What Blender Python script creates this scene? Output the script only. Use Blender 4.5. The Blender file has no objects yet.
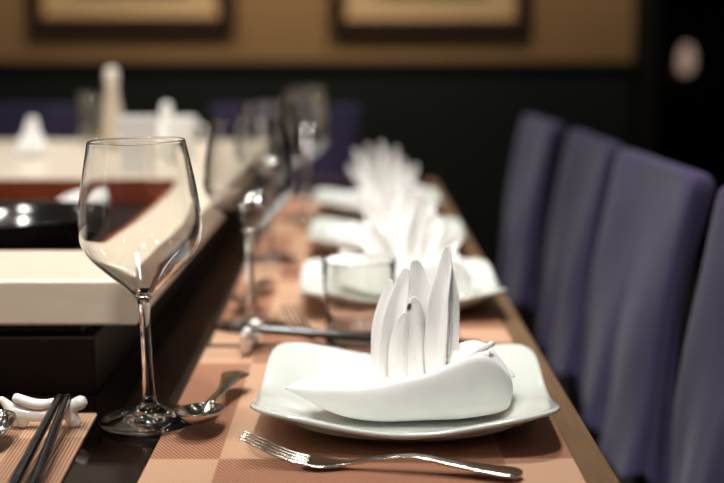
import bpy, bmesh, math, random
from mathutils import Vector, Matrix, noise
random.seed(7)
PI = math.pi
S = bpy.context.scene
C = S.collection

# ------------------------------------------------------------------ camera
cam_d = bpy.data.cameras.new('camera')
cam = bpy.data.objects.new('camera', cam_d)
C.objects.link(cam)
cam.location = (0, 0, 1.04)
cam.rotation_euler = (math.radians(90 - 8.974), 0, math.radians(-0.236))
cam_d.sensor_width = 36
cam_d.lens = 36 * 1200 / 724
cam_d.clip_start = 0.02
cam_d.dof.use_dof = True
cam_d.dof.focus_distance = 0.895
cam_d.dof.aperture_fstop = 3.1
cam_d.dof.aperture_blades = 0
S.camera = cam

# ------------------------------------------------------------------ world
w = bpy.data.worlds.new('World')
S.world = w
w.use_nodes = True
bgn = w.node_tree.nodes['Background']
bgn.inputs[0].default_value = (1.0, 0.92, 0.84, 1)
bgn.inputs[1].default_value = 0.03

# ------------------------------------------------------------------ lights
def spot(name, loc, target, energy, size, radius=0.04, color=(1, 0.965, 0.92), blend=0.6):
    l = bpy.data.lights.new(name, 'SPOT')
    l.energy = energy
    l.color = color
    l.spot_size = math.radians(size)
    l.spot_blend = blend
    l.shadow_soft_size = radius
    o = bpy.data.objects.new(name, l)
    C.objects.link(o)
    o.location = loc
    o.rotation_euler = (Vector(target) - Vector(loc)).to_track_quat('-Z', 'Y').to_euler()
    return o

# recessed downlights in the ceiling, a row above the table and some in the room
for (x, y, tx, ty, e, a) in [(0.02, 0.90, 0.02, 0.92, 70, 62), (0.03, 1.95, 0.03, 1.95, 85, 62), (-0.60, 0.95, -0.5, 1.7, 90, 66), (-0.70, 2.5, -0.7, 2.6, 55, 66),
                             (-0.1, 3.0, -0.1, 3.0, 75, 62), (-0.15, 0.10, -0.05, 0.95, 85, 50), (-1.0, -0.3, -0.55, 1.0, 20, 42)]:
    spot('downlight', (x, y, 2.65), (tx, ty, 0.75), e, a, radius=0.10)
# unseen dim spots added around the room to put sparkle in the glass
for (x, y) in [(-2.1, 0.2), (-2.1, 2.2), (-1.2, 4.0), (0.3, 4.0), (1.6, 2.6), (1.3, -0.2), (-0.9, -1.4)]:
    spot('sparkle_spot', (x, y, 2.65), (x, y, 0.75), 6, 150, radius=0.11)
for y in (0.6, 2.4):
    spot('added_wall_spot', (-2.5, y, 2.6), (-3.2, y, 1.2), 60, 110)  # unseen spots added to light the left wall for glass reflections
for x in (-1.0, 0.33):
    spot('added_wall_spot', (x, 4.6, 2.6), (x, 5.5, 1.15), 46, 95, color=(1, 0.82, 0.56))  # unseen spots added to brighten the back wall and pictures

S.view_settings.view_transform = 'Standard'
S.view_settings.look = 'None'
S.view_settings.gamma = 1
S.view_settings.use_curve_mapping = False
S.view_settings.exposure = 0.0
S.cycles.max_bounces = 16
S.cycles.transmission_bounces = 14
S.cycles.glossy_bounces = 6
S.cycles.transparent_max_bounces = 48
S.cycles.sample_clamp_indirect = 25.0
S.cycles.use_denoising = True
S.cycles.use_adaptive_sampling = False

# ------------------------------------------------------------------ materials
def mat(name, col=(0.8, 0.8, 0.8), rough=0.5, metal=0.0, **kw):
    m = bpy.data.materials.new(name)
    m.use_nodes = True
    b = m.node_tree.nodes['Principled BSDF']
    b.inputs['Base Color'].default_value = (*col, 1)
    b.inputs['Roughness'].default_value = rough
    b.inputs['Metallic'].default_value = metal
    for k, v in kw.items():
        b.inputs[k.replace('_', ' ')].default_value = v
    return m

def N(m, t, **kw):
    n = m.node_tree.nodes.new(t)
    for k, v in kw.items():
        setattr(n, k, v)
    return n

def L(m, a, b):
    m.node_tree.links.new(a, b)

def bsdf(m):
    return m.node_tree.nodes['Principled BSDF']

def noise_col(m, c1, c2, scale, detail=4, stretch=(1, 1, 1), lo=0.35, hi=0.65, bump=0.0, bump_dist=0.001):
    tc = N(m, 'ShaderNodeTexCoord')
    mp = N(m, 'ShaderNodeMapping')
    mp.inputs['Scale'].default_value = stretch
    nz = N(m, 'ShaderNodeTexNoise')
    nz.inputs['Scale'].default_value = scale
    nz.inputs['Detail'].default_value = detail
    cr = N(m, 'ShaderNodeValToRGB')
    cr.color_ramp.elements[0].position = lo
    cr.color_ramp.elements[0].color = (*c1, 1)
    cr.color_ramp.elements[1].position = hi
    cr.color_ramp.elements[1].color = (*c2, 1)
    L(m, tc.outputs['Object'], mp.inputs[0])
    L(m, mp.outputs[0], nz.inputs['Vector'])
    L(m, nz.outputs['Fac'], cr.inputs[0])
    L(m, cr.outputs[0], bsdf(m).inputs['Base Color'])
    if bump:
        bp = N(m, 'ShaderNodeBump')
        bp.inputs['Strength'].default_value = bump
        bp.inputs['Distance'].default_value = bump_dist
        L(m, nz.outputs['Fac'], bp.inputs['Height'])
        L(m, bp.outputs[0], bsdf(m).inputs['Normal'])
    return m

M = {}
M['tabletop'] = noise_col(mat('dark polished stone', rough=0.07, Specular_IOR_Level=0.25), (0.0015, 0.0010, 0.0008), (0.014, 0.007, 0.0035), 30, 6, lo=0.5, hi=0.8)
M['edge_wood'] = noise_col(mat('oiled oak edge', rough=0.4), (0.14, 0.082, 0.040), (0.18, 0.105, 0.052), 30, 4, (8, 0.6, 8))
M['dark_wood'] = noise_col(mat('dark stained wood', rough=0.5, Specular_IOR_Level=0.2), (0.004, 0.0014, 0.001), (0.010, 0.0026, 0.0016), 20, 4, (0.6, 4, 6))
M['ledge'] = noise_col(mat('cream laminate', rough=0.32), (0.73, 0.63, 0.49), (0.77, 0.68, 0.55), 14, 4, (0.8, 4, 5))
M['red_wood'] = noise_col(mat('red brown lacquered wood', rough=0.35), (0.20, 0.035, 0.012), (0.27, 0.055, 0.02), 12, 4, (1, 1, 6))
M['porcelain'] = mat('glazed porcelain', (0.70, 0.735, 0.68), 0.08, Coat_Weight=0.3, Coat_Roughness=0.05)
M['white_ceramic'] = mat('white glazed ceramic', (0.90, 0.88, 0.84), 0.18)
M['linen'] = noise_col(mat('starched linen', rough=0.85, Sheen_Weight=0.2), (0.90, 0.885, 0.86), (0.93, 0.915, 0.89), 60, 3, bump=0.25, bump_dist=0.0012)
M['steel'] = mat('polished steel', (0.50, 0.46, 0.40), 0.2, 1.0)
M['lacquer'] = mat('black lacquer', (0.006, 0.005, 0.005), 0.16)
M['black_ware'] = mat('black glazed stoneware', (0.008, 0.007, 0.006), 0.14)
M['spot'] = mat('brown speck', (0.12, 0.04, 0.02), 0.8)
M['cover'] = noise_col(mat('violet chair cloth', rough=0.9, Sheen_Weight=0.08, Sheen_Roughness=0.5), (0.024, 0.0165, 0.056), (0.036, 0.025, 0.078), 9, 5, bump=0.2, bump_dist=0.004)
M['seat'] = mat('dark violet upholstery', (0.012, 0.009, 0.02), 0.9)
M['chair_leg'] = mat('black chair wood', (0.01, 0.008, 0.007), 0.5)
M['wall'] = noise_col(mat('tan wall', rough=0.85), (0.42, 0.25, 0.12), (0.45, 0.27, 0.135), 3, 3)
M['plaster'] = mat('cream plaster', (0.62, 0.52, 0.40), 0.85)
M['wainscot'] = mat('dark green black panel', (0.005, 0.012, 0.0125), 0.75)
M['black_wall'] = mat('near black wall', (0.006, 0.006, 0.006), 0.9)
M['floor'] = noise_col(mat('dark carpet', rough=0.95), (0.006, 0.005, 0.006), (0.014, 0.011, 0.011), 60, 3)
M['frame'] = mat('dark frame', (0.028, 0.010, 0.006), 0.45)
M['gold'] = mat('gold slip', (0.62, 0.36, 0.15), 0.5)
M['board'] = mat('peach board', (0.90, 0.68, 0.42), 0.85)
M['print'] = noise_col(mat('brown print', rough=0.8), (0.25, 0.12, 0.05), (0.5, 0.3, 0.15), 9)
M['brass'] = mat('dim brass', (0.3, 0.18, 0.08), 0.4, 1.0)
M['lamp_glass'] = mat('lit opal glass', (0.8, 0.6, 0.5), 0.4, Emission_Color=(1, 0.68, 0.52, 1), Emission_Strength=0.3)
M['cap_white'] = mat('cream cap', (0.8, 0.72, 0.6), 0.3)
M['cruet'] = mat('pale tan glaze', (0.62, 0.52, 0.40), 0.2)

g = bpy.data.materials.new('clear crystal')
g.use_nodes = True
g.node_tree.nodes.remove(g.node_tree.nodes['Principled BSDF'])
gn = g.node_tree.nodes.new('ShaderNodeBsdfGlass')
gn.inputs['IOR'].default_value = 1.5
gn.inputs['Roughness'].default_value = 0.0
gn.inputs['Color'].default_value = (0.985, 0.985, 0.98, 1)
g.node_tree.links.new(gn.outputs[0], g.node_tree.nodes['Material Output'].inputs[0])
M['glass'] = g
# thin-walled crystal: light goes straight through, the surface mirrors by Fresnel (Schlick), dark edge tint imitates refraction outlines and longer paths in the wall
g2 = bpy.data.materials.new('thin crystal')
g2.use_nodes = True
nt = g2.node_tree
nt.nodes.remove(nt.nodes['Principled BSDF'])
lw = nt.nodes.new('ShaderNodeLayerWeight')
lw.inputs[0].default_value = 0.5
def _pw(e, mul, add):
    p = nt.nodes.new('ShaderNodeMath'); p.operation = 'POWER'; p.inputs[1].default_value = e
    nt.links.new(lw.outputs['Facing'], p.inputs[0])
    q = nt.nodes.new('ShaderNodeMath'); q.operation = 'MULTIPLY_ADD'; q.inputs[1].default_value = mul; q.inputs[2].default_value = add
    nt.links.new(p.outputs[0], q.inputs[0])
    return q.outputs[0]
tr_ = nt.nodes.new('ShaderNodeBsdfTransparent')
gl_ = nt.nodes.new('ShaderNodeBsdfGlossy')
gl_.inputs['Roughness'].default_value = 0.03
mx_ = nt.nodes.new('ShaderNodeMixShader')
cc_ = nt.nodes.new('ShaderNodeMix'); cc_.data_type = 'RGBA'
cc_.inputs[6].default_value = (0.985, 0.985, 0.98, 1)
cc_.inputs[7].default_value = (0.16, 0.15, 0.14, 1)
nt.links.new(_pw(2.6, 1.0, 0.0), cc_.inputs[0])
nt.links.new(cc_.outputs[2], tr_.inputs[0])
nt.links.new(_pw(3.2, 0.92, 0.08), mx_.inputs[0])
nt.links.new(tr_.outputs[0], mx_.inputs[1])
nt.links.new(gl_.outputs[0], mx_.inputs[2])
nt.links.new(mx_.outputs[0], nt.nodes['Material Output'].inputs[0])
M['thin_glass'] = g2

def mat_weave(name, cream, copper, bx, by, mode):
    """Woven vinyl: rectangular blocks of cream and copper with fine ribs."""
    m = mat(name, rough=0.55)
    tc = N(m, 'ShaderNodeTexCoord')
    sp = N(m, 'ShaderNodeSeparateXYZ')
    L(m, tc.outputs['Object'], sp.inputs[0])

    def mth(op, a, b=None):
        n = N(m, 'ShaderNodeMath', operation=op)
        for i, v in enumerate((a, b)):
            if v is None:
                continue
            if isinstance(v, (int, float)):
                n.inputs[i].default_value = v
            else:
                L(m, v, n.inputs[i])
        return n.outputs[0]
    X, Y = sp.outputs[0], sp.outputs[1]
    cx = mth('GREATER_THAN', mth('ABSOLUTE', X), bx)
    cy = mth('GREATER_THAN', mth('ABSOLUTE', Y), by)
    blk = mth('ABSOLUTE', mth('SUBTRACT', cx, cy))          # 1 = copper block
    if mode == 'twill':
        ph = mth('ADD', mth('MULTIPLY', X, 2 * PI / 0.0032), mth('MULTIPLY', Y, 2 * PI / 0.0055))
    else:
        ph = mth('MULTIPLY', X, 2 * PI / 0.0026)
    s1 = mth('MULTIPLY', mth('ADD', mth('SINE', ph), 1.0), 0.5)
    s2 = mth('MULTIPLY', mth('ADD', mth('SINE', mth('MULTIPLY', Y, 2 * PI / 0.0022)), 1.0), 0.5)
    rib = mth('ADD', mth('MULTIPLY', s1, 0.8), mth('MULTIPLY', s2, 0.2))
    a1 = mth('MULTIPLY', blk, mth('ADD', mth('MULTIPLY', rib, 0.70), 0.32))
    a2 = mth('MULTIPLY', mth('SUBTRACT', 1.0, blk), mth('MULTIPLY', rib, 0.30 if mode == 'twill' else 0.75))
    amt = mth('ADD', a1, a2)
    mx = N(m, 'ShaderNodeMix', data_type='RGBA')
    L(m, amt, mx.inputs[0])
    mx.inputs[6].default_value = (*cream, 1)
    mx.inputs[7].default_value = (*copper, 1)
    L(m, mx.outputs[2], bsdf(m).inputs['Base Color'])
    bp = N(m, 'ShaderNodeBump')
    bp.inputs['Strength'].default_value = 0.5
    bp.inputs['Distance'].default_value = 0.0006
    L(m, rib, bp.inputs['Height'])
    L(m, bp.outputs[0], bsdf(m).inputs['Normal'])
    return m
M['weave'] = mat_weave('woven placemat', (0.60, 0.37, 0.235), (0.21, 0.050, 0.019), 0.102, 0.1335, 'twill')
M['weave_rib'] = mat_weave('ribbed placemat', (0.68, 0.45, 0.29), (0.20, 0.065, 0.028), 0.102, 0.1335, 'rib')

# ------------------------------------------------------------------ mesh helpers
def obj(name, bm, m, parent=None, smooth=True, sub=0, loc=None, bevel=0.0, solid=0.0, kind=None):
    bmesh.ops.recalc_face_normals(bm, faces=bm.faces[:])
    me = bpy.data.meshes.new(name)
    bm.to_mesh(me)
    bm.free()
    if m is not None:
        me.materials.append(M[m] if isinstance(m, str) else m)
    if smooth:
        me.polygons.foreach_set('use_smooth', [True] * len(me.polygons))
    o = bpy.data.objects.new(name, me)
    C.objects.link(o)
    o.parent = parent
    if loc is not None:
        o.location = loc
    if solid:
        md = o.modifiers.new('solid', 'SOLIDIFY')
        md.thickness = solid
        md.offset = 0
    if bevel:
        md = o.modifiers.new('bevel', 'BEVEL')
        md.width = bevel
        md.segments = 3
        md.limit_method = 'ANGLE'
        if smooth:
            md.harden_normals = True
    if sub:
        md = o.modifiers.new('sub', 'SUBSURF')
        md.levels = sub
        md.render_levels = sub
    if kind:
        o['kind'] = kind
    return o

def thing(name, label, cat, loc=(0, 0, 0), rz=0.0, group=None):
    o = bpy.data.objects.new(name, None)
    C.objects.link(o)
    o.location = loc
    o.rotation_euler = (0, 0, rz)
    o.empty_display_size = 0.02
    return tag(o, label, cat, group)

def tag(o, label, cat, group=None):
    o['label'] = label
    o['category'] = cat
    if group:
        o['group'] = group
    return o

def structure(o):
    o['kind'] = 'structure'
    return o

def dup(root, loc, rz, label, group=None, name=None):
    r = root.copy()
    C.objects.link(r)
    if name:
        r.name = name
    r.location = loc
    r.rotation_euler = (0, 0, rz)
    r['label'] = label
    if group:
        r['group'] = group
    for ch in list(root.children):
        c = ch.copy()
        C.objects.link(c)
        c.parent = r
        for gch in list(ch.children):
            d = gch.copy()
            C.objects.link(d)
            d.parent = c
    return r

def box(x0, x1, y0, y1, z0, z1, bm=None):
    bm = bm or bmesh.new()
    v = [bm.verts.new((x, y, z)) for x in (x0, x1) for y in (y0, y1) for z in (z0, z1)]
    for f in ((0, 1, 3, 2), (4, 6, 7, 5), (0, 4, 5, 1), (2, 3, 7, 6), (0, 2, 6, 4), (1, 5, 7, 3)):
        bm.faces.new([v[i] for i in f])
    return bm

def loft(secs, closed=True, caps=True, bm=None):
    bm = bm or bmesh.new()
    rings = [[bm.verts.new(p) for p in s] for s in secs]
    n = len(secs[0])
    for a, b in zip(rings, rings[1:]):
        for i in range(n if closed else n - 1):
            j = (i + 1) % n
            bm.faces.new((a[i], a[j], b[j], b[i]))
    if caps and closed:
        bm.faces.new(rings[0][::-1])
        bm.faces.new(rings[-1])
    return bm

def lathe(prof, seg=64, bm=None, loop=False):
    """prof: list of (r, z). r = 0 closes with a single vertex. loop joins the last ring to the first."""
    bm = bm or bmesh.new()
    rings = []
    for r, z in prof:
        if r < 1e-6:
            rings.append([bm.verts.new((0, 0, z))])
        else:
            rings.append([bm.verts.new((r * math.cos(2 * PI * i / seg), r * math.sin(2 * PI * i / seg), z)) for i in range(seg)])
    pairs = list(zip(rings, rings[1:]))
    if loop:
        pairs.append((rings[-1], rings[0]))
    for a, b in pairs:
        if len(a) == 1 and len(b) == 1:
            continue
        for i in range(seg):
            j = (i + 1) % seg
            if len(a) == 1:
                bm.faces.new((a[0], b[j], b[i]))
            elif len(b) == 1:
                bm.faces.new((a[i], a[j], b[0]))
            else:
                bm.faces.new((a[i], a[j], b[j], b[i]))
    return bm

def tube(pts, radii, seg=12, bm=None, flat=1.0):
    """swept round rod with varying radius and domed ends"""
    P = [Vector(p) for p in pts]
    secs = []
    def ring(c, t, r):
        up = Vector((0, 0, 1)) if abs(t.z) < 0.9 else Vector((0, 1, 0))
        a = t.cross(up).normalized()
        b = a.cross(t).normalized()
        return [c + a * r * math.cos(2 * PI * k / seg) + b * r * flat * math.sin(2 * PI * k / seg) for k in range(seg)]
    T = []
    for i in range(len(P)):
        T.append(((P[min(i + 1, len(P) - 1)] - P[max(i - 1, 0)])).normalized())
    for k in (0.35, 0.75):
        a = k * PI / 2
        secs.append(ring(P[0] - T[0] * radii[0] * math.cos(a), T[0], radii[0] * math.sin(a)))
    for p, t, r in zip(P, T, radii):
        secs.append(ring(p, t, r))
    for k in (0.75, 0.35):
        a = k * PI / 2
        secs.append(ring(P[-1] + T[-1] * radii[-1] * math.cos(a), T[-1], radii[-1] * math.sin(a)))
    return loft(secs, bm=bm)

def spline(pts, n):
    """Catmull-Rom through points (tuples of any length)"""
    out = []
    m = len(pts)
    for i in range(n):
        u = i / (n - 1) * (m - 1)
        k = min(int(u), m - 2)
        t = u - k
        p0, p1, p2, p3 = pts[max(k - 1, 0)], pts[k], pts[k + 1], pts[min(k + 2, m - 1)]
        out.append(tuple(0.5 * ((2 * b) + (c - a) * t + (2 * a - 5 * b + 4 * c - d) * t * t + (3 * b - a - 3 * c + d) * t ** 3)
                         for a, b, c, d in zip(p0, p1, p2, p3)))
    return out

def sstep(a, b, x):
    t = max(0, min(1, (x - a) / (b - a)))
    return t * t * (3 - 2 * t)

TZ = 0.75           # table height

# ------------------------------------------------------------------ the room
structure(obj('floor', box(-6, 6, -2, 9, -0.1, 0), 'floor', smooth=False))
wb = structure(obj('wall_back', box(-3.35, 1.25, 5.5, 5.65, 0, 3.0), 'wall', smooth=False))
structure(obj('wainscot', box(-3.2, 1.245, 5.47, 5.5, 0.0, 0.975), 'wainscot', wb, smooth=False))
structure(obj('trim_1', box(-3.2, 1.248, 5.445, 5.5, 0.975, 1.0), 'wainscot', wb, smooth=False, bevel=0.006))
structure(obj('wall_left', box(-3.35, -3.2, -2, 5.5, 0, 3.0), 'plaster', smooth=False))
structure(obj('wall_side', box(1.25, 1.36, 5.5, 7.4, 0, 3.0), 'black_wall', smooth=False))
structure(obj('wall_recess', box(1.36, 6, 7.4, 7.55, 0, 3.0), 'black_wall', smooth=False))
structure(obj('wall_right', box(2.6, 2.75, -2, 7.4, 0, 3.0), 'black_wall', smooth=False))

# ------------------------------------------------------------------ table
tb = thing('dining_table', 'long dark polished dining table with an oak edge strip', 'table', (-0.62, 1.6, 0))
X0, X1, Y0, Y1 = -0.80, 0.80, -1.2, 1.15        # local extents
obj('tabletop', box(X0 + 0.025, X1 - 0.025, Y0 + 0.025, Y1 - 0.025, TZ - 0.04, TZ), 'tabletop', tb, smooth=False)
for (a, b, c, d) in ((X0, X0 + 0.025, Y0, Y1), (X1 - 0.025, X1, Y0, Y1),
                     (X0 + 0.025, X1 - 0.025, Y0, Y0 + 0.025), (X0 + 0.025, X1 - 0.025, Y1 - 0.025, Y1)):
    obj('edge_strip', box(a, b, c, d, TZ - 0.042, TZ), 'edge_wood', tb, smooth=False, bevel=0.002)
for sy in (-0.85, 0.80):
    obj('leg', box(-0.40, 0.40, sy - 0.04, sy + 0.04, 0.0, TZ - 0.04), 'dark_wood', tb, smooth=False, bevel=0.006)
obj('apron', box(-0.55, 0.55, -1.0, 0.95, TZ - 0.09, TZ - 0.04), 'dark_wood', tb, smooth=False)

# raised serving ledge in the middle of the table
PX0, PX1, PY0, PY1 = -1.06, -0.187, 0.996, 2.63
pf = thing('serving_ledge', 'raised cream serving ledge with a sunken well, on a dark base', 'ledge', (-0.62, 1.6, TZ))
def rl(a, b, c, d, z0, z1):
    return box(a + 0.62, b + 0.62, c - 1.6, d - 1.6, z0, z1)
obj('base', rl(PX0 + 0.037, PX1 - 0.037, PY0 + 0.002, PY1 - 0.03, 0.0, 0.05), 'dark_wood', pf, smooth=False, bevel=0.002)
WX0, WX1, WY0, WY1 = -0.995, -0.25, 1.152, 1.827
bm = bmesh.new()
def ringverts(x0, x1, y0, y1, z):
    return [bm.verts.new((x + 0.62, y - 1.6, z)) for x, y in ((x0, y0), (x1, y0), (x1, y1), (x0, y1))]
ot, it = ringverts(PX0, PX1, PY0, PY1, 0.1), ringverts(WX0, WX1, WY0, WY1, 0.1)
ob, ib = ringverts(PX0, PX1, PY0, PY1, 0.06), ringverts(WX0, WX1, WY0, WY1, 0.06)
for k in range(4):
    j = (k + 1) % 4
    bm.faces.new((ot[k], ot[j], it[j], it[k]))
    bm.faces.new((ob[k], ib[k], ib[j], ob[j]))
    bm.faces.new((ot[k], ob[k], ob[j], ot[j]))
    bm.faces.new((it[k], it[j], ib[j], ib[k]))
obj('ledge_top', bm, 'ledge', pf, smooth=False, bevel=0.003)
obj('shadow_gap', rl(PX0 + 0.05, PX1 - 0.05, PY0 + 0.012, PY1 - 0.05, 0.05, 0.06), 'dark_wood', pf, smooth=False)
# red-brown lining of the well
for (a, b, c, d) in ((WX0, WX1, WY1 - 0.008, WY1), (WX0, WX1, WY0, WY0 + 0.008), (WX0, WX0 + 0.008, WY0 + 0.008, WY1 - 0.008), (WX1 - 0.008, WX1, WY0 + 0.008, WY1 - 0.008)):
    obj('well_lining', rl(a, b, c, d, 0.0605, 0.0985), 'red_wood', pf, smooth=False)

# ------------------------------------------------------------------ placemats
MW, ML = 0.304, 0.391
def placemat(name, label, m, loc, rz, group):
    bm = bmesh.new()
    hw, hl, r = MW / 2, ML / 2, 0.004
    pts = []
    for cx, cy, a0 in ((hw - r, hl - r, 0), (-hw + r, hl - r, 90), (-hw + r, -hl + r, 180), (hw - r, -hl + r, 270)):
        for k in range(5):
            a = math.radians(a0 + k * 22.5)
            pts.append((cx + r * math.cos(a), cy + r * math.sin(a)))
    loft([[(x, y, z) for x, y in pts] for z in (0.0002, 0.0016)], bm=bm)
    o = obj(name, bm, m, smooth=False, loc=loc)
    o.rotation_euler = (0, 0, rz)
    return tag(o, label, 'placemat', group)
MG = 'woven placemats on the table'
MAT_Y = [0.960 + 0.407 * k for k in range(4)]
placemat('placemat', 'copper and cream woven placemat nearest, under the fork and front plate', 'weave', (0.003, MAT_Y[0], TZ), 0, MG)
placemat('placemat', 'copper and cream woven placemat under the clear tumbler', 'weave', (0.003, MAT_Y[1], TZ), 0.008, MG)
placemat('placemat', 'copper and cream woven placemat under the third plate from the front', 'weave', (0.001, MAT_Y[2], TZ), -0.008, MG)
placemat('placemat', 'copper and cream woven placemat under the farthest plate', 'weave', (0.003, MAT_Y[3], TZ), 0.006, MG)
placemat('placemat', 'ribbed cream and brown placemat in the corner under the black chopsticks', 'weave_rib', (-0.351, 0.7345, TZ), 0.055, MG)
MT = TZ + 0.0017     # top of a placemat

# ------------------------------------------------------------------ square plates
def plate_pos(t, th, half=0.1135):
    n = 2.2 + 4.8 * sstep(0.45, 1.0, t)
    c, s = math.cos(th), math.sin(th)
    rr = half / ((abs(c) ** n + abs(s) ** n) ** (1 / n))
    corner = 0.5 - 0.5 * math.cos(PI * min(abs(c), abs(s)) / max(abs(c), abs(s)))
    z = 0.0075 + 0.0135 * sstep(0.62, 1.02, t) ** 0.9 + 0.0145 * corner * sstep(0.5, 1.0, t) ** 1.4
    return Vector((c * rr * t * 1.012, s * rr * t * 0.965, z))
def make_plate(label, loc, rz, group):
    root = thing('square_plate', label, 'plate', loc, rz, group)
    bm = bmesh.new()
    seg = 96
    ts = [0.0, 0.15, 0.3, 0.4, 0.47, 0.54, 0.62, 0.7, 0.78, 0.86, 0.93, 0.975, 1.0]
    def add_ring(t, dz, sc=1.0):
        if t == 0:
            p = plate_pos(0, 0)
            return [bm.verts.new((0, 0, p.z + dz))]
        out = []
        for k in range(seg):
            p = plate_pos(t, 2 * PI * k / seg)
            out.append(bm.verts.new((p.x * sc, p.y * sc, p.z + dz)))
        return out
    rings = [add_ring(t, 0) for t in ts]
    rings.append(add_ring(1.0, -0.0022, 1.004))
    rings.append(add_ring(0.99, -0.0036, 1.0))
    rings += [add_ring(t, -0.0052) for t in ts[::-1][2:]]
    for a, b in zip(rings, rings[1:]):
        for k in range(seg):
            j = (k + 1) % seg
            if len(a) == 1:
                bm.faces.new((a[0], b[k], b[j]))
            elif len(b) == 1:
                bm.faces.new((a[k], a[j], b[0]))
            else:
                bm.faces.new((a[k], b[k], b[j], a[j]))
    obj('dish', bm, 'porcelain', root)
    obj('foot_ring', lathe([(0.058, 0.0), (0.062, 0.0), (0.066, 0.0055), (0.058, 0.0055)], 64, loop=True), 'porcelain', root)
    return root
PG = 'square white plates set along the table'
PY = [0.928, 1.365, 1.738, 2.143]
PXs = [0.037, 0.049, 0.043, 0.038]
pl = make_plate('white square plate nearest, above the fork, with raised corners', (PXs[0], PY[0], MT), -0.03, PG)
dup(pl, (PXs[1], PY[1], MT), 0.02, 'white square plate behind the clear tumbler, second from the front', PG)
dup(pl, (PXs[2], PY[2], MT), -0.02, 'white square plate, third from the front along the chairs', PG)
dup(pl, (PXs[3], PY[3], MT), 0.03, 'white square plate farthest along the row of violet chairs', PG)

# ------------------------------------------------------------------ folded napkins
def leaf(base, tip, width, face, cup=0.35, bend=(0, 0, 0), wmax=0.38, fold=0.0, n=17, m=7, base_w=0.75, ruff=0.0, seed=0):
    """one folded point of a napkin: a cupped pointed leaf. face: direction its hollow side looks at"""
    b, t, f = Vector(base), Vector(tip), Vector(face).normalized()
    ax = (t - b)
    side = ax.cross(f).normalized()
    f = side.cross(ax).normalized()
    bend = Vector(bend)
    bm = bmesh.new()
    rows = []
    for i in range(n):
        u = 1 - (1 - i / (n - 1)) ** 1.6
        c = b + ax * u + bend * (4 * u * (1 - u))
        if u < wmax:
            hw = width * 0.5 * (base_w + (1 - base_w) * math.sin(u / wmax * PI / 2))
        else:
            v = (u - wmax) / (1 - wmax)
            hw = width * 0.5 * ((1 - 0.32 * v ** 1.3) * max(0.03, 1 - v ** 4) ** 0.42)
        row = []
        for k in range(m):
            s = 2 * k / (m - 1) - 1
            dep = cup * hw * (abs(s) ** 1.6) * 2 * (1 - sstep(0.6, 1.0, u))
            rf = ruff * math.sin(3.1 * s + 7 * u + seed) * math.sin(PI * u)
            p = c + side * (s * hw) + f * (dep + rf) + f * fold * s * hw
            row.append(bm.verts.new(p))
        rows.append(row)
    for a, c2 in zip(rows, rows[1:]):
        for k in range(m - 1):
            bm.faces.new((a[k], a[k + 1], c2[k + 1], c2[k]))
    return bm

def napkin(label, loc, rz, group, petals, ruffle=True):
    root = thing('folded_napkin', label, 'napkin', loc, rz, group)
    # boat-shaped wrap; stations: x, half width, y centre, bottom, front top, back top, dip
    st = [(-0.0925, 0.0012, -0.035, 0.0325, 0.0345, 0.0345, 0.0),
          (-0.080, 0.0105, -0.031, 0.0265, 0.0355, 0.0365, 0.0015),
          (-0.062, 0.0225, -0.028, 0.0165, 0.0375, 0.0395, 0.004),
          (-0.042, 0.0335, -0.024, 0.0105, 0.0400, 0.0420, 0.008),
          (-0.015, 0.0400, -0.022, 0.0080, 0.0440, 0.0440, 0.012),
          (0.015, 0.0430, -0.020, 0.0080, 0.0520, 0.0490, 0.014),
          (0.040, 0.0420, -0.019, 0.0082, 0.0620, 0.0540, 0.012),
          (0.058, 0.0365, -0.019, 0.0090, 0.0640, 0.0600, 0.006),
          (0.070, 0.0290, -0.020, 0.0105, 0.0550, 0.0560, 0.003),
          (0.079, 0.0180, -0.021, 0.0130, 0.0440, 0.0460, 0.001),
          (0.083, 0.0060, -0.022, 0.0170, 0.0360, 0.0380, 0.0)]
    secs = []
    for s in spline(st, 29):
        x, w_, yc, zb, zf, zk, dip = s
        h = zf - zb
        hk = zk - zb
        sec = [(-0.55, zb), (-0.86, zb + 0.16 * h), (-1.0, zb + 0.48 * h), (-0.99, zb + 0.80 * h), (-0.95, zf), (-0.84, zf - 0.0008),
               (-0.5, zf - 0.75 * dip), (0.0, (zf + zk) / 2 - dip), (0.5, zk - 0.75 * dip), (0.84, zk - 0.0008), (0.95, zk),
               (0.99, zb + 0.78 * hk), (1.0, zb + 0.45 * hk), (0.86, zb + 0.15 * hk), (0.55, zb)]
        secs.append([(x + 0.0012 * math.sin(9 * q + x * 60), yc + q * w_ + 0.0012 * math.sin(x * 95 + z * 60), z) for q, z in sec])
    obj('wrap', loft(secs), 'linen', root, sub=1)
    # pointed end of the cloth folded back over the right end
    fl = leaf(base=(0.036, 0.002, 0.0600), tip=(0.0885, 0.000, 0.0330), width=0.050, face=(-0.5, 0.0, -1), cup=0.35, bend=(0.004, 0, 0.004), wmax=0.45, base_w=0.7)
    obj('end_flap', fl, 'linen', root, solid=0.0016, sub=1)
    if ruffle:   # the rolled hem at the foot of the points
        pts = spline([(0.022, -0.030, 0.040), (0.032, -0.036, 0.0505), (0.044, -0.038, 0.056), (0.054, -0.034, 0.0625), (0.064, -0.026, 0.064), (0.068, -0.012, 0.062)], 16)
        obj('rolled_hem', tube(pts, [0.0022 + 0.0008 * math.sin(k * 1.3) for k in range(16)], 10), 'linen', root)
    for k, p in enumerate(petals):
        lf = leaf(seed=k, **p)
        obj('point', lf, 'linen', root, solid=0.0024, sub=2)
    return root
NG = 'napkins folded into points on the plates'
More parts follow.
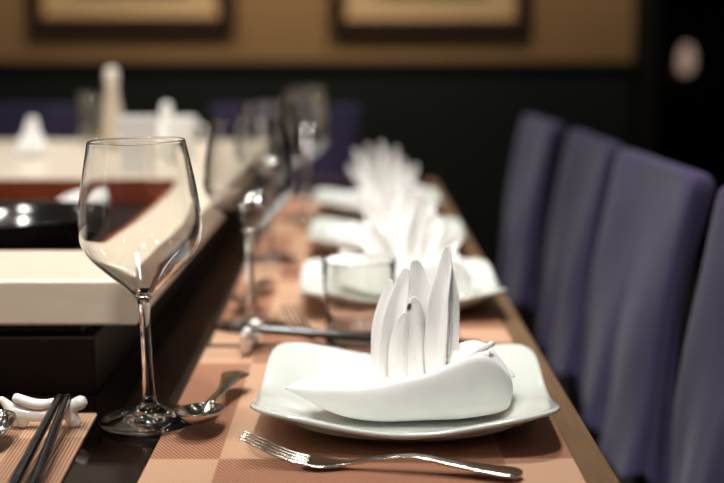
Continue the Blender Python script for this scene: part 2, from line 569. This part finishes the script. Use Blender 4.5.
pet1 = [
    dict(base=(-0.014, 0.002, 0.018), tip=(-0.0105, 0.010, 0.1095), width=0.0150, face=(-0.55, -0.9, 0.1), cup=0.5, bend=(-0.0035, 0, 0), wmax=0.55, base_w=0.9),
    dict(base=(-0.006, -0.006, 0.018), tip=(0.0015, 0.002, 0.1205), width=0.0190, face=(-0.3, -0.95, 0.1), cup=0.6, bend=(-0.004, 0, 0), wmax=0.5, ruff=0.0008, base_w=0.9),
    dict(base=(-0.004, -0.018, 0.026), tip=(0.0005, -0.012, 0.088), width=0.0165, face=(0.1, -1, 0.15), cup=-0.5, bend=(-0.002, 0, 0), wmax=0.4, ruff=0.0008),
    dict(base=(0.017, 0.000, 0.024), tip=(0.0085, 0.008, 0.1260), width=0.0270, face=(0.2, -1, 0.1), cup=0.6, bend=(0.002, 0, 0), wmax=0.45, ruff=0.001),
    dict(base=(0.011, -0.018, 0.028), tip=(0.0075, -0.010, 0.100), width=0.0190, face=(0.1, -1, 0.1), cup=-0.55, bend=(0.001, 0, 0), wmax=0.35, ruff=0.0008),
    dict(base=(0.0285, -0.014, 0.034), tip=(0.0335, -0.004, 0.1385), width=0.0200, face=(-0.6, -0.85, 0.1), cup=0.6, bend=(0.000, 0, 0), wmax=0.30, ruff=0.0012),
    dict(base=(0.0340, -0.008, 0.034), tip=(0.0335, -0.002, 0.1340), width=0.0120, face=(0.8, -0.8, 0.0), cup=0.5, bend=(0.002, 0, 0), wmax=0.35, ruff=0.0008),
]
n1 = napkin('crisp white napkin with tall points on the nearest plate', (PXs[0], PY[0], MT), 0, NG, pet1)
# small brown speck on one of the points
sp = bmesh.new()
bmesh.ops.create_icosphere(sp, subdivisions=2, radius=1.0)
for v in sp.verts:
    v.co = Vector((v.co.x * 0.0015, v.co.y * 0.0008, v.co.z * 0.0028))
o = obj('stain', sp, 'spot', n1, loc=(0.0035, -0.0125, 0.0925))
o.rotation_euler = (0, 0.35, 0)

def fan(seed, n=7, spread=0.9, lean=0.0, h=0.118):
    rnd = random.Random(seed)
    out = []
    for k in range(n):
        a = (k / (n - 1) - 0.5) * 2 * spread + lean
        hh = h * (0.82 + 0.22 * rnd.random()) * (1 - 0.18 * abs(a))
        bx, by = 0.014 * math.sin(a) + 0.006, -0.008 + 0.012 * ((k % 2) * 2 - 1)
        out.append(dict(base=(bx, by, 0.022), tip=(bx + (hh - 0.02) * math.sin(a * 0.85), by + 0.012 * ((k % 2) * 2 - 1), 0.022 + (hh - 0.02) * math.cos(a * 0.85)),
                        width=0.017 + 0.006 * rnd.random(), face=(0.3 - 0.6 * rnd.random(), -1, 0.1), cup=0.5, wmax=0.4, bend=(0.003, 0, 0)))
    return out
napkin('white napkin with fanned points seen just above the tumbler', (PXs[1], PY[1], MT), -0.1, NG, fan(3, 7, 0.95, -0.14, 0.135), False)
napkin('white napkin with spread points on the third plate', (PXs[2], PY[2], MT), 0.12, NG, fan(5, 7, 0.8, 0.10, 0.122), False)
napkin('white napkin with upright points on the farthest plate', (PXs[3], PY[3], MT), 0.0, NG, fan(9, 7, 0.75, 0.0, 0.134), False)

# ------------------------------------------------------------------ wine glasses
def wine_glass(label, loc, rz, group, thin):
    root = thing('wine_glass', label, 'wine glass', loc, rz, group)
    foot = spline([(0.0001, 0.0008), (0.020, 0.0006), (0.034, 0.0002), (0.0385, 0.0004)], 10) + \
        [(0.0393, 0.0012), (0.0388, 0.0021)] + spline([(0.0375, 0.0026), (0.026, 0.0048), (0.015, 0.0080), (0.0085, 0.0125), (0.0056, 0.0190), (0.0046, 0.0280)], 18)
    stem = spline([(0.0046, 0.0280), (0.0041, 0.045), (0.0040, 0.065), (0.0044, 0.085), (0.0052, 0.0955), (0.0066, 0.1003) if thin else (0.0078, 0.1015)], 20)
    if thin:
        stem += [(0.0064, 0.1022), (0.0050, 0.1034), (0.0025, 0.1039), (0.0, 0.1040)]
    outer = spline([(0.0078, 0.1015), (0.0140, 0.1075), (0.0280, 0.1200), (0.0395, 0.1315), (0.0455, 0.1425), (0.0472, 0.1535), (0.0462, 0.1685), (0.0436, 0.1865), (0.0400, 0.2055), (0.0370, 0.2202)], 64)
    tw = 0.0010
    inner = [(r - tw * (1.0 + 0.25 * (1 - sstep(0.11, 0.15, z))), z + 0.0003 + 0.0015 * (1 - sstep(0.105, 0.15, z))) for r, z in outer[3:]]
    lip = [(0.03685, 0.22075), (0.0365, 0.2210), (0.0361, 0.2208)]
    prof = outer + lip + inner[::-1] + [(0.008, 0.1062), (0.004, 0.1047), (0.0, 0.1042)]
    obj('bowl', lathe(prof, 144), 'thin_glass' if thin else 'glass', root)
    obj('stem', lathe(stem, 40), 'glass', root)
    ff = [(0.0, 0.0008)] + foot[1:]
    obj('foot', lathe(ff, 96), 'glass', root)
    for ch in root.children:      # open pieces that close each other: keep outward normals
        me = ch.data
        b2 = bmesh.new()
        b2.from_mesh(me)
        b2.normal_update()
        # outward test on the first ring of side faces
        test = 0.0
        for f in b2.faces:
            c = f.calc_center_median()
            if ch.name.startswith('stem'):
                test += f.normal.dot(Vector((c.x, c.y, 0)))
            elif ch.name.startswith('foot'):
                test += f.normal.z * (1 if c.z > 0.0022 else -1)
            else:
                if c.z < 0.19 and Vector((c.x, c.y, 0)).length > 0.0466:
                    test += f.normal.dot(Vector((c.x, c.y, 0)))
        if test < 0:
            bmesh.ops.reverse_faces(b2, faces=b2.faces[:])
            b2.to_mesh(me)
        b2.free()
    return root
GG = 'wine glasses along the table'
wg = wine_glass('tall clear wine glass nearest, standing at the front left', (-0.1635, 0.914, TZ + 0.0028), 0, GG, False)
wg.rotation_euler = (0, -0.020, 0)
wg = wine_glass('wine glass second from the front, beside the small white chopstick rest', (-0.113, 1.247, MT + 0.0005), 0.4, GG, True)
dup(wg, (-0.122, 1.660, MT + 0.0005), 0.8, 'blurred wine glass third along the row, left of third plate', GG)
dup(wg, (-0.090, 2.060, MT + 0.0005), 1.2, 'blurred wine glass fourth along the row, beside the farthest plate', GG)
dup(wg, (-0.100, 2.420, TZ + 0.0010), 1.6, 'blurred wine glass farthest along the row, past all plates', GG)

# clear tumbler
tr = thing('tumbler', 'clear straight-sided water tumbler in front of the second plate', 'tumbler', (0.002, 1.196, MT + 0.0003))
prof = [(0.0, 0.0), (0.020, 0.0), (0.0315, 0.0004), (0.0335, 0.0024), (0.0345, 0.012), (0.0362, 0.045), (0.0375, 0.0800), (0.0371, 0.0810), (0.0365, 0.0811),
        (0.0364, 0.0800), (0.0351, 0.045), (0.0334, 0.014), (0.0300, 0.0105), (0.0200, 0.0095), (0.0, 0.0095)]
obj('wall', lathe(prof, 72), 'glass', tr)

# ------------------------------------------------------------------ cutlery
def sheet(stations, m=9):
    """stations along x: (x, half width, z, dish depth) -> dished strip"""
    bm = bmesh.new()
    rows = []
    for x, hw, z, dish in stations:
        row = []
        for k in range(m):
            s = 2 * k / (m - 1) - 1
            row.append(bm.verts.new((x, s * hw, z - dish * (1 - s * s))))
        rows.append(row)
    for a, b in zip(rows, rows[1:]):
        for k in range(m - 1):
            bm.faces.new((a[k], a[k + 1], b[k + 1], b[k]))
    return bm

def fork_z(x):      # side profile, x from handle end (0) to tine tips (0.198)
    return spline([(0.0045,), (0.0060,), (0.0090,), (0.0118,), (0.0092,), (0.0042,), (0.0048,), (0.0110,), (0.0205,)], 101)[int(round(max(0, min(1, x / 0.198)) * 100))][0]
def make_fork(label, loc, rz, group):
    root = thing('fork', label, 'fork', loc, rz, group)
    hs = []
    for i in range(34):
        x = 0.118 * i / 33
        hw = 0.0042 + 0.0058 * (1 - sstep(0.0, 0.075, x)) - 0.0016 * sstep(0.07, 0.118, x)
        if x < 0.008:
            hw *= math.sqrt(max(0.05, 1 - (1 - x / 0.008) ** 2))
        hs.append((x, hw, fork_z(x), -0.0006))
    obj('handle', sheet(hs, 7), 'steel', root, solid=0.0028, sub=1)
    hd = []
    for i in range(16):
        x = 0.117 + 0.036 * i / 15
        hw = 0.0030 + 0.0078 * sstep(0.118, 0.142, x)
        hd.append((x, hw, fork_z(x), 0.0012 * sstep(0.12, 0.14, x)))
    head = obj('head', sheet(hd, 9), 'steel', root, solid=0.0020, sub=1)
    for k in range(4):
        yc = (k - 1.5) * 0.0056
        pts, rad = [], []
        for i in range(14):
            u = i / 13
            x = 0.150 + 0.048 * u
            pts.append((x, yc * (1 - 0.06 * u), fork_z(x) - 0.0006 * (1 - u)))
            rad.append(0.0019 - 0.0011 * u)
        obj('tine', tube(pts, rad, 8, flat=0.75), 'steel', head)
    return root
FG = 'forks laid beside plates'
def lay(tipx, tipy, endx, endy):
    return math.atan2(tipy - endy, tipx - endx)
fk = make_fork('silver fork lying across the front placemat before the nearest plate', (0.113, 0.782, MT), lay(-0.083, 0.818, 0.113, 0.782), FG)
dup(fk, (-0.004, 1.078, MT), lay(-0.074, 1.262, -0.004, 1.078), 'blurred fork pointing away beside the tumbler', FG)

def make_spoon(label, loc, rz, group):
    root = thing('spoon', label, 'spoon', loc, rz, group)
    hs = []
    for i in range(30):
        u = i / 29
        x = 0.098 * u
        hw = 0.0095 * (1 - sstep(0.0, 0.6, u)) + 0.0035 + 0.0006 * u
        if x < 0.008:
            hw *= math.sqrt(max(0.05, 1 - (1 - x / 0.008) ** 2))
        z = spline([(0.012,), (0.0135,), (0.0125,), (0.0120,), (0.0135,)], 101)[int(u * 100)][0]
        hs.append((x, hw, z, -0.0007))
    obj('handle', sheet(hs, 7), 'steel', root, solid=0.0026, sub=1)
    bs = []
    for i in range(22):
        u = i / 21
        x = 0.0965 + 0.056 * u
        e = max(0.0, 1 - abs(2 * u - 0.93) ** 2.3 / (1.07 ** 2.3 if u > 0.46 else 0.93 ** 2.3))
        hw = 0.0016 + 0.0158 * math.sqrt(e)
        bs.append((x, hw, 0.0135 + 0.0065 * u, 0.0105 * math.sqrt(e)))
    obj('bowl', sheet(bs, 11), 'steel', root, solid=0.0014, sub=1)
    return root
SG = 'spoons laid on placemats'
sp1 = make_spoon('silver spoon between the nearest wine glass and nearest plate', (-0.1030, 1.010, MT + 0.0022), lay(-0.1230, 0.862, -0.1030, 1.010), SG)
dup(sp1, (-0.110, 1.450, MT), lay(-0.128, 1.30, -0.110, 1.450), 'blurred spoon behind the stem of the second wine glass', SG)
dup(sp1, (-0.284, 0.731, MT), lay(-0.269, 0.882, -0.284, 0.731), 'silver spoon cut off by the left edge of the picture', SG)

# ------------------------------------------------------------------ chopstick rests and chopsticks
def make_rest(label, loc, rz, group):
    root = thing('chopstick_rest', label, 'chopstick rest', loc, rz, group)
    k = 0.000176
    def q(cx, cy, y=0.0):
        return ((cx - 195) * k, y, (258 - cy) * k)
    bm = bmesh.new()
    body = spline([q(8, 126), q(32, 152), q(70, 188), (q(150, 200)), q(240, 196), q(292, 182), q(322, 158), q(352, 143)], 24)
    tube(body, [r * k for r in [a[0] for a in spline([(14,), (22,), (34,), (30,), (30,), (32,), (30,), (32,)], 24)]], 14, bm)
    for fx in (96, 312):
        tube([q(fx - 4, 190), q(fx, 218), q(fx + 1, 232)], [28 * k, 31 * k, 26 * k], 12, bm)
    tube([q(300, 180), q(330, 222), q(334, 234)], [20 * k, 20 * k, 20 * k], 12, bm)
    o = obj('body', bm, 'white_ceramic', root)
    md = o.modifiers.new('remesh', 'REMESH')
    md.mode = 'VOXEL'
    md.voxel_size = 0.00075
    md.use_smooth_shade = True
    md = o.modifiers.new('smooth', 'SMOOTH')
    md.iterations = 5
    md.factor = 0.6
    sad = spline([q(78, 124), q(110, 138), q(150, 150), q(195, 152), q(236, 140)], 16)
    obj('saddle', tube([(a, b - 0.0015, c + 0.0008) for a, b, c in sad], [r[0] * k for r in spline([(22,), (24,), (24,), (22,), (15,)], 16)], 14), 'white_ceramic', root)
    return root
RG = 'porcelain chopstick rests'
rs = make_rest('white animal-shaped porcelain chopstick rest in the lower left corner', (-0.242, 0.899, MT), 0.02, RG)
dup(rs, (-0.1045, 1.142, MT), 1.45, 'small white chopstick rest under the second wine glass', RG)

def chopstick(label, a, b, group):
    a, b = Vector(a), Vector(b)
    d = b - a
    o = thing('chopstick', label, 'chopstick', (a.x, a.y, a.z), 0, group)
    pts = [d * (i / 10) for i in range(11)]
    obj('shaft', tube(pts, [0.0046 - 0.0016 * i / 10 for i in range(11)], 10), 'lacquer', o)
    obj('tip', tube([d * 1.012, d * 1.03], [0.0029, 0.0026], 10), 'lacquer', o)
    return o
CG = 'black chopsticks lying on rests'
chopstick('left one of the two black chopsticks on the animal-shaped rest', (-0.221, 0.690, MT + 0.0045), (-0.2300, 0.892, MT + 0.0245), CG)
chopstick('right one of the two black chopsticks on the animal-shaped rest', (-0.2055, 0.690, MT + 0.0045), (-0.2238, 0.893, MT + 0.0245), CG)
chopstick('front one of two dark chopsticks lying across behind the nearest plate', (0.118, 1.1375, MT + 0.0045), (-0.112, 1.1325, MT + 0.0245), CG)
chopstick('rear one of two dark chopsticks lying across behind the nearest plate', (0.118, 1.1475, MT + 0.0045), (-0.112, 1.1395, MT + 0.0245), CG)

# ------------------------------------------------------------------ chairs with violet back covers
def make_chair(label, loc, rz, group):
    root = thing('dining_chair', label, 'chair', loc, rz, group)
    # local: sitter looks along -x, back at x = 0, width along y
    W, T = 0.395, 0.032
    zb, zt = 0.545, 0.888
    secs = []
    n = 72
    H = 20
    for j in range(H + 4):
        t = min(1, j / H)
        z = zb + (zt - zb) * t
        shrink = 1.0
        if j > H:
            a = (j - H) / 3.0
            shrink = math.cos(a * PI / 2 * 0.8)
            z = zt + 0.016 * math.sin(a * PI / 2)
        flare = (1 - t) ** 2.6
        x0 = 0.047 * t - 0.004 * math.sin(PI * t)
        ring = []
        for k in range(n):
            th = 2 * PI * k / n
            c, s = math.cos(th), math.sin(th)
            e = 6.0
            r = 1 / ((abs(c) ** e + abs(s) ** e) ** (1 / e))
            hx = (T / 2 + 0.016 * flare) * (shrink if j > H else 1)
            hy = (W / 2 - 0.012 * math.sin(PI * t) + 0.010 * flare) - (0.012 * (1 - shrink))
            x, y = c * r * hx, s * r * hy
            nz = noise.noise(Vector((y * 9 + 3.1, z * 5, 1.7 if c < 0 else 9.3)))
            fo = 0.010 * flare * math.sin(9 * s + 2.2 * math.sin(5 * th)) + 0.024 * nz * (0.4 + 0.6 * (1 - t)) * (1 if j <= H else 0.3)
            ring.append((x0 + x + (c / max(abs(c), 0.15)) * fo * min(1, abs(c) * 3), y + fo * 0.5 * (1 if s > 0 else -1) * abs(s) ** 4, z - 0.012 * (1 - t) * math.sin(4 * th)))
        secs.append(ring)
    bm = bmesh.new()
    rings = [[bm.verts.new(p) for p in s] for s in secs]
    for a, b in zip(rings, rings[1:]):
        for k in range(n):
            bm.faces.new((a[k], a[(k + 1) % n], b[(k + 1) % n], b[k]))
    bm.faces.new(rings[-1])
    obj('back_cover', bm, 'cover', root, sub=1)
    obj('seat', box(-0.42, -0.005, -0.185, 0.185, 0.415, 0.475), 'seat', root, bevel=0.02)
    obj('seat_frame', box(-0.405, 0.02, -0.175, 0.175, 0.375, 0.4145), 'chair_leg', root, smooth=False, bevel=0.004)
    for sx in (-0.385, 0.0):
        for sy in (-0.155, 0.155):
            obj('leg', box(sx - 0.017, sx + 0.017, sy - 0.017, sy + 0.017, 0.0, 0.3745), 'chair_leg', root, smooth=False, bevel=0.004)
    for sy in (-0.145, 0.145):
        obj('back_post', loft([[(x + dx, sy + dy, z) for dx, dy in ((-0.008, -0.014), (0.008, -0.014), (0.008, 0.014), (-0.008, 0.014))]
                               for x, z in ((0.0, 0.415), (0.002, 0.525), (0.040, 0.850))]), 'chair_leg', root, smooth=False)
    return root
HG = 'violet covered chairs along the table'
cx0 = 0.342
ch = make_chair('violet cloth-covered chair nearest, cut off by the right edge', (cx0, 1.055, 0), 0, HG)
dup(ch, (cx0, 1.540, 0), 0.01, 'violet cloth-covered chair, second from the right edge, opposite the second plate', HG)
dup(ch, (cx0 + 0.003, 1.985, 0), -0.015, 'violet cloth-covered chair, third from the right edge', HG)
dup(ch, (cx0 - 0.004, 2.510, 0), 0.01, 'violet cloth-covered chair farthest in the right-hand row', HG)
EG = 'violet covered chairs at the far end of the table'
dup(ch, (-0.19, 3.13, 0), PI / 2, 'violet chair at the far table end, behind the wine glasses', EG)
dup(ch, (-0.93, 3.13, 0), PI / 2, 'violet chair at the far table end, by the left edge', EG)

# ------------------------------------------------------------------ things on and in the serving ledge
LZ = TZ + 0.1005
WZ = TZ + 0.0605
bw = thing('black_bowl', 'glossy black bowl standing in the well of the cream ledge', 'bowl', (-0.375, 1.290, WZ))
obj('shell', lathe([(0.0, 0.004), (0.040, 0.004), (0.043, 0.0), (0.050, 0.0), (0.056, 0.005), (0.082, 0.024), (0.096, 0.045), (0.104, 0.0565), (0.1045, 0.0578), (0.1035, 0.0582), (0.101, 0.0570),
                    (0.092, 0.045), (0.078, 0.027), (0.050, 0.012), (0.0, 0.009)], 80), 'black_ware', bw)
dup(sp1, (-0.375, 1.350, WZ + 0.036), -1.9, 'steel serving spoon lying in the black bowl', SG, name='serving_spoon')
nk = bmesh.new()
vs = [(-0.045, -0.03, 0.0), (0.045, -0.02, 0.0), (0.035, 0.04, 0.0), (-0.04, 0.035, 0.0)]
loft([[(x, y, 0.0) for x, y, z in vs], [(x * 0.95, y * 0.9, 0.016) for x, y, z in vs], [(0.02 + x * 0.35, y * 0.35, 0.034) for x, y, z in vs]], bm=nk)
tag(obj('cloth_napkin', nk, 'linen', loc=(-0.405, 1.735, WZ), sub=2), 'crumpled white cloth behind the black bowl in the well', 'napkin')

def cone_napkin(label, loc, h, r, group):
    bm = bmesh.new()
    secs = []
    for j in range(9):
        t = j / 8
        rr = r * (1 - t) ** 0.75 + 0.005 + 0.003 * math.sin(t * 7)
        secs.append([(rr * (1 + 0.14 * math.sin(5 * 2 * PI * k / 30 + t * 3)) * math.cos(2 * PI * k / 30) + 0.006 * t, rr * (1 + 0.14 * math.sin(5 * 2 * PI * k / 30 + t * 3)) * math.sin(2 * PI * k / 30), h * t) for k in range(30)])
    o = obj('cone_napkin', loft(secs, bm=bm), 'linen', loc=loc, sub=1)
    return tag(o, label, 'napkin', group)
cone_napkin('white napkin cone standing alone on the far left of the ledge', (-0.595, 2.19, LZ), 0.074, 0.025, 'napkin cones on the ledge')
cone_napkin('white napkin cone between the white holder and the white cup', (-0.362, 2.26, LZ), 0.098, 0.026, 'napkin cones on the ledge')

hb = thing('napkin_holder', 'square white porcelain holder on the ledge behind the nearest glass', 'holder', (-0.352, 1.925, LZ))
bm = bmesh.new()
loft([[(x * s, y * s, z) for x, y in ((-0.029, -0.025), (0.029, -0.025), (0.029, 0.025), (-0.029, 0.025))] for s, z in ((0.94, 0.0), (1.0, 0.006), (1.0, 0.088), (0.90, 0.088), (0.90, 0.012))], bm=bm)
obj('body', bm, 'white_ceramic', hb, smooth=False, bevel=0.003)
obj('paper_stack', box(-0.022, 0.022, -0.018, 0.018, 0.0125, 0.082), 'linen', hb, smooth=False)

cp = thing('cup', 'white porcelain cup at the right end of the far ledge', 'cup', (-0.308, 2.13, LZ))
obj('body', lathe([(0.0, 0.002), (0.015, 0.002), (0.016, 0.0), (0.019, 0.0), (0.0195, 0.004), (0.023, 0.03), (0.0255, 0.076), (0.0250, 0.0768), (0.0235, 0.076), (0.021, 0.03), (0.017, 0.007), (0.0, 0.006)], 48), 'white_ceramic', cp)
hp = spline([(0.0235, 0, 0.062), (0.036, 0, 0.060), (0.041, 0, 0.044), (0.036, 0, 0.026), (0.0225, 0, 0.022)], 16)
obj('handle', tube(hp, [0.003] * 16, 8), 'white_ceramic', cp)

bt = thing('cruet_bottle', 'slim pale cruet bottle with rounded cap on the far ledge', 'bottle', (-0.478, 2.36, LZ))
obj('body', lathe([(0.0, 0.0), (0.021, 0.0), (0.0225, 0.003), (0.0225, 0.050), (0.019, 0.075), (0.0150, 0.095), (0.0125, 0.110), (0.0118, 0.128), (0.0, 0.128)], 48), 'cruet', bt)
obj('cap', lathe([(0.0, 0.1285), (0.0125, 0.1285), (0.0132, 0.133), (0.0132, 0.150), (0.0095, 0.158), (0.0, 0.161)], 40), 'cap_white', bt)

hg = thing('stemless_glass', 'clear stemless glass beside the cruet bottle on the far ledge', 'glass', (-0.528, 2.40, LZ + 0.0003))
prof = [(0.0, 0.0), (0.016, 0.0), (0.020, 0.002), (0.026, 0.03), (0.0275, 0.06), (0.0255, 0.11), (0.0250, 0.1105), (0.0243, 0.11), (0.0262, 0.06), (0.0247, 0.03), (0.018, 0.008), (0.0, 0.006)]
obj('bowl', lathe(prof, 48), 'thin_glass', hg)

# ------------------------------------------------------------------ pictures on the back wall
def picture(label, x0, x1, z0, z1):
    cx, cz = (x0 + x1) / 2, (z0 + z1) / 2
    r = thing('framed_picture', label, 'picture', (cx, 5.5, cz), 0, 'framed pictures on the back wall')
    hw, hh = (x1 - x0) / 2, (z1 - z0) / 2
    def frame(name, ow, oh, wd, y0, y1, m):
        bm = bmesh.new()
        rr = []
        for (a, b, y) in ((ow, oh, y1), (ow, oh, y0), (ow - wd, oh - wd, y0 + 0.008), (ow - wd, oh - wd, y1)):
            rr.append([bm.verts.new((sx * a, y, sz * b)) for sx, sz in ((-1, -1), (1, -1), (1, 1), (-1, 1))])
        rr.append(rr[0])
        for p, q2 in zip(rr, rr[1:]):
            for k in range(4):
                bm.faces.new((p[k], p[(k + 1) % 4], q2[(k + 1) % 4], q2[k]))
        return obj(name, bm, m, r, smooth=False)
    frame('frame', hw, hh, 0.06, -0.045, -0.001, 'frame')
    frame('slip', hw - 0.06, hh - 0.06, 0.018, -0.028, -0.0015, 'gold')
    obj('mount_board', box(-hw + 0.06, hw - 0.06, -0.012, -0.002, -hh + 0.06, hh - 0.06), 'board', r, smooth=False)
    obj('print', box(-hw + 0.20, hw - 0.20, -0.016, -0.0125, -hh + 0.155, hh - 0.155), 'print', r, smooth=False)
    return r
picture('dark framed picture with peach border on the wall, left one', -1.475, -0.555, 1.135, 1.80)
picture('dark framed picture with peach border on the wall, right one', -0.120, 0.775, 1.125, 1.80)

# wall lamp in the dark recess
lm = thing('wall_lamp', 'small egg-shaped lamp glowing faintly in the dark recess', 'lamp', (1.975, 7.4, 1.02))
sh = lathe([(0.0, -0.11), (0.025, -0.105), (0.042, -0.075), (0.048, -0.03), (0.042, 0.02), (0.027, 0.055), (0.012, 0.067), (0.0, 0.069)], 40)
obj('shade', sh, 'lamp_glass', lm, loc=(0, -0.13, 0))
obj('bracket', tube([(0, -0.005, -0.12), (0, -0.07, -0.135), (0, -0.13, -0.112)], [0.010, 0.010, 0.014], 10), 'brass', lm)
obj('back_plate', box(-0.04, 0.04, -0.012, 0.0, -0.18, -0.06), 'brass', lm, smooth=False, bevel=0.004)
